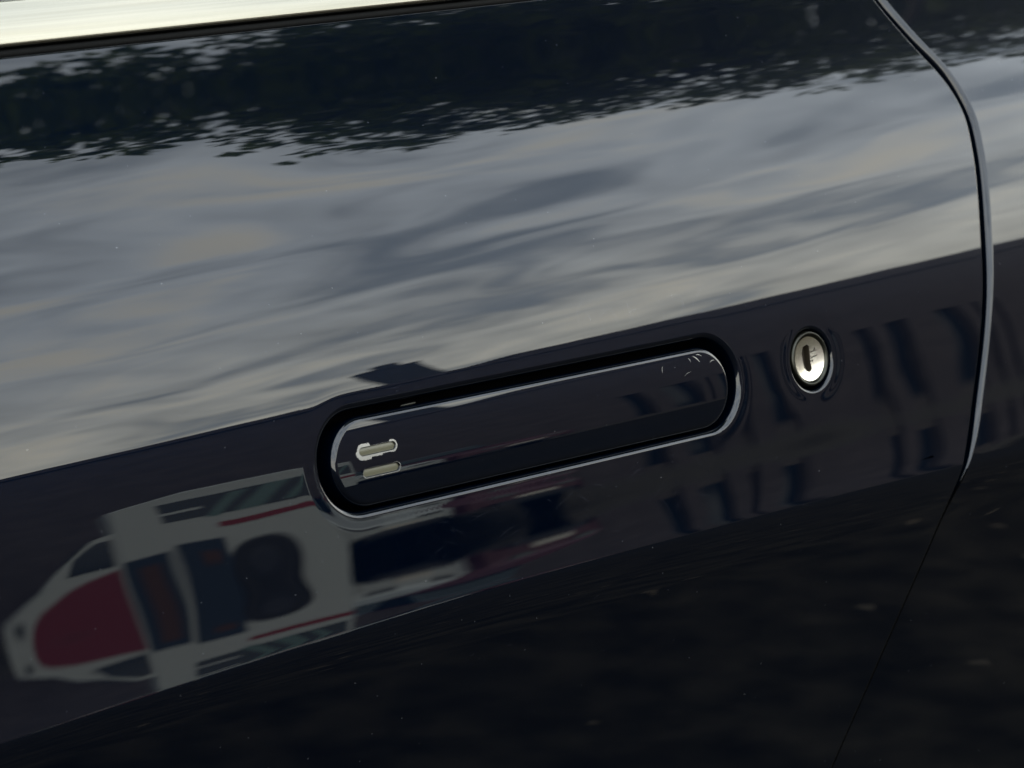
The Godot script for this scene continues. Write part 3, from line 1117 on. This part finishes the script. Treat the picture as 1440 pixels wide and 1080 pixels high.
func hatchback(called: String, paint: Material, at: Vector3, label: String) -> void:
	var t := thing(called + "_hatchback", label, "car", at, 0.0, "cars parked nose out across the street")
	# seen from its nose, which points at -z
	var st := surface()
	var rings := [[.0, .60, .30, .62], [.12, .80, .22, .76], [.9, .86, .20, .92], [1.35, .87, .20, 1.0], [3.6, .86, .2, 1.02], [3.9, .76, .3, .9]]
	for k in rings.size() - 1:
		var a = rings[k]
		var b = rings[k + 1]
		var pa := [Vector3(-a[1], a[2], a[0]), Vector3(-a[1], a[3] - .12, a[0]), Vector3(-a[1] + .14, a[3], a[0]), Vector3(a[1] - .14, a[3], a[0]), Vector3(a[1], a[3] - .12, a[0]), Vector3(a[1], a[2], a[0])]
		var pb := [Vector3(-b[1], b[2], b[0]), Vector3(-b[1], b[3] - .12, b[0]), Vector3(-b[1] + .14, b[3], b[0]), Vector3(b[1] - .14, b[3], b[0]), Vector3(b[1], b[3] - .12, b[0]), Vector3(b[1], b[2], b[0])]
		for i in 5:
			var m: Vector3 = (pa[i] + pa[i + 1] + pb[i] + pb[i + 1]) / 4
			var nn: Vector3 = (pa[i + 1] - pa[i]).cross(pb[i] - pa[i]).normalized()
			if nn.dot(m - Vector3(0, .5, m.z)) < 0:
				nn = -nn
			quad(st, pa[i], pa[i + 1], pb[i + 1], pb[i], nn)
		if k == 0:
			quad(st, pa[0], pa[1], pa[4], pa[5], Vector3.FORWARD)
			quad(st, pa[1], pa[2], pa[3], pa[4], Vector3.FORWARD)
		if k == rings.size() - 2:
			quad(st, pb[0], pb[1], pb[4], pb[5], Vector3.BACK)
			quad(st, pb[1], pb[2], pb[3], pb[4], Vector3.BACK)
	obj("body", st, paint, t)
	st = surface()
	prism(st, PackedVector2Array([Vector2(-.72, 1.02), Vector2(.72, 1.02), Vector2(.56, 1.46), Vector2(-.56, 1.46)]), 1.5, 3.3)
	var cabin := obj("cabin_glass", st, M.dark_glass, t)
	st = surface()
	box(st, Vector3(-.55, 1.462, 1.5), Vector3(.55, 1.50, 3.25))
	obj("roof", st, paint, t)
	st = surface()
	prism(st, PackedVector2Array([Vector2(-.74, 1.0), Vector2(.74, 1.0), Vector2(.57, 1.44), Vector2(-.57, 1.44)]), 1.3, 1.49, .05)
	obj("windscreen", st, M.blue_glass, cabin)
	for x in [-.42, .42]:
		st = surface()
		box(st, Vector3(x - .15, .56, -.02), Vector3(x + .15, .68, .08))
		obj("headlight", st, M.wheel_steel, t)
	st = surface()
	box(st, Vector3(-.26, .36, -.035), Vector3(.26, .47, .0))
	obj("number_plate", st, M.plate, t)
	st = surface()
	box(st, Vector3(-.52, .22, -.025), Vector3(.52, .33, .05))
	obj("grille", st, M.dark_frame, t)
	for x in [-.80, .66]:
		for z in [.75, 3.2]:
			st = surface()
			for i in 24:
				var a := TAU * i / 24
				var b := TAU * (i + 1) / 24
				var c := Vector3(x, .31, z)
				var va := Vector3(0, sin(a), cos(a))
				var vb := Vector3(0, sin(b), cos(b))
				quad(st, c + va * .31, c + vb * .31, c + vb * .31 + Vector3(.16, 0, 0), c + va * .31 + Vector3(.16, 0, 0), (va + vb).normalized())
				quad(st, c, c, c + va * .31, c + vb * .31, Vector3.LEFT)
				quad(st, c + Vector3(.16, 0, 0), c + Vector3(.16, 0, 0), c + va * .31 + Vector3(.16, 0, 0), c + vb * .31 + Vector3(.16, 0, 0), Vector3.RIGHT)
			obj("wheel", st, M.tyre, t)

func limb(st: SurfaceTool, a: Vector3, b: Vector3, ra: float, rb: float) -> void:
	var d := (b - a).normalized()
	var u := d.cross(Vector3.RIGHT if absf(d.x) < .8 else Vector3.UP).normalized()
	var v := d.cross(u)
	for i in 10:
		var p := TAU * i / 10
		var q := TAU * (i + 1) / 10
		var np := u * cos(p) + v * sin(p)
		var nq := u * cos(q) + v * sin(q)
		var uv := [Vector2.ZERO, Vector2.ZERO, Vector2.ZERO]
		tri(st, [[a + np * ra, np], [a + nq * ra, nq], [b + nq * rb, nq]], uv, np)
		tri(st, [[a + np * ra, np], [b + nq * rb, nq], [b + np * rb, np]], uv, np)

func tree() -> void:
	var t := thing("street_tree", "large leafy street tree spreading its dark crown over the car", "tree", Vector3(6.6, 0, -2.2))
	var st := surface()
	limb(st, Vector3.ZERO, Vector3(.1, 2.2, .1), .34, .27)
	limb(st, Vector3(.1, 2.2, .1), Vector3(.05, 5.0, .4), .27, .20)
	limb(st, Vector3(.05, 5.0, .4), Vector3(.3, 8.2, .9), .20, .09)
	var tips := []
	for i in 16:
		var a := TAU * i / 16 + rng.randf_range(-.2, .2)
		var base := Vector3(.07, rng.randf_range(3.8, 6.8), .4)
		var end := base + Vector3(cos(a) * rng.randf_range(2.5, 4.5), rng.randf_range(1.2, 3.0), sin(a) * rng.randf_range(2.2, 4.0) + 1.0)
		limb(st, base, base.lerp(end, .5) + Vector3(0, .3, 0), .10, .06)
		limb(st, base.lerp(end, .5) + Vector3(0, .3, 0), end, .06, .02)
	obj("trunk", st, M.bark, t)
	# a spray of leaves, set many times through the crown
	var sp := surface()
	var uv := [Vector2.ZERO, Vector2(1, 0), Vector2(1, 1)]
	for i in 14:
		var c := Vector3(rng.randf_range(-.28, .28), rng.randf_range(-.12, .12), rng.randf_range(-.28, .28))
		var b := Basis(Vector3.UP, rng.randf() * TAU).rotated(Vector3(1, 0, .3).normalized(), rng.randf_range(-.9, .9)).rotated(Vector3.BACK, rng.randf_range(-.9, .9)) * rng.randf_range(.8, 1.35)
		var p := [c + b * Vector3(-.075, 0, 0), c + b * Vector3(-.015, .012, .042), c + b * Vector3(.085, -.01, 0), c + b * Vector3(-.015, .012, -.042)]
		var n1: Vector3 = (p[2] - p[0]).cross(p[1] - p[0]).normalized()
		var n2: Vector3 = (p[3] - p[0]).cross(p[2] - p[0]).normalized()
		tri(sp, [[p[0], n1], [p[1], n1], [p[2], n1]], uv, n1)
		tri(sp, [[p[0], n2], [p[2], n2], [p[3], n2]], uv, n2)
	var where := []
	var nz := FastNoiseLite.new()
	nz.seed = 9
	nz.frequency = 0.42
	nz.fractal_octaves = 3
	var gaps := FastNoiseLite.new()
	gaps.seed = 17
	gaps.frequency = 1.1
	gaps.fractal_octaves = 2
	var centre := Vector3(1.0, 8.6, 2.3)
	while where.size() < 12500:
		var q := Vector3(rng.randf_range(-1, 1), rng.randf_range(-1, 1), rng.randf_range(-1, 1))
		if q.length() > 1.0:
			continue
		var p := centre + q * Vector3(8.2, 3.1, 3.9)
		p.z += 1.4 * smoothstep(-1.3, 2.2, p.x)
		var edge := q.length() + 0.35 * nz.get_noise_3d(p.x, p.y, p.z)
		if edge > 0.92 or rng.randf() < smoothstep(.55, .95, edge) * .88:
			continue
		if gaps.get_noise_3d(p.x, p.y, p.z) > 0.20 - 0.08 * smoothstep(-1.0, 4.0, p.x):
			continue
		where.append(Transform3D(Basis(Vector3.UP, rng.randf() * TAU).rotated(Vector3.RIGHT, rng.randf_range(-.4, .4)).scaled(Vector3.ONE * rng.randf_range(.48, .92)), p))
	var mm := MultiMesh.new()
	mm.transform_format = MultiMesh.TRANSFORM_3D
	mm.mesh = sp.commit()
	mm.instance_count = where.size()
	for i in where.size():
		mm.set_instance_transform(i, where[i])
	var cr := MultiMeshInstance3D.new()
	cr.name = "crown"
	cr.multimesh = mm
	cr.material_override = M.leaf
	cr.set_meta("kind", "stuff")
	t.add_child(cr)
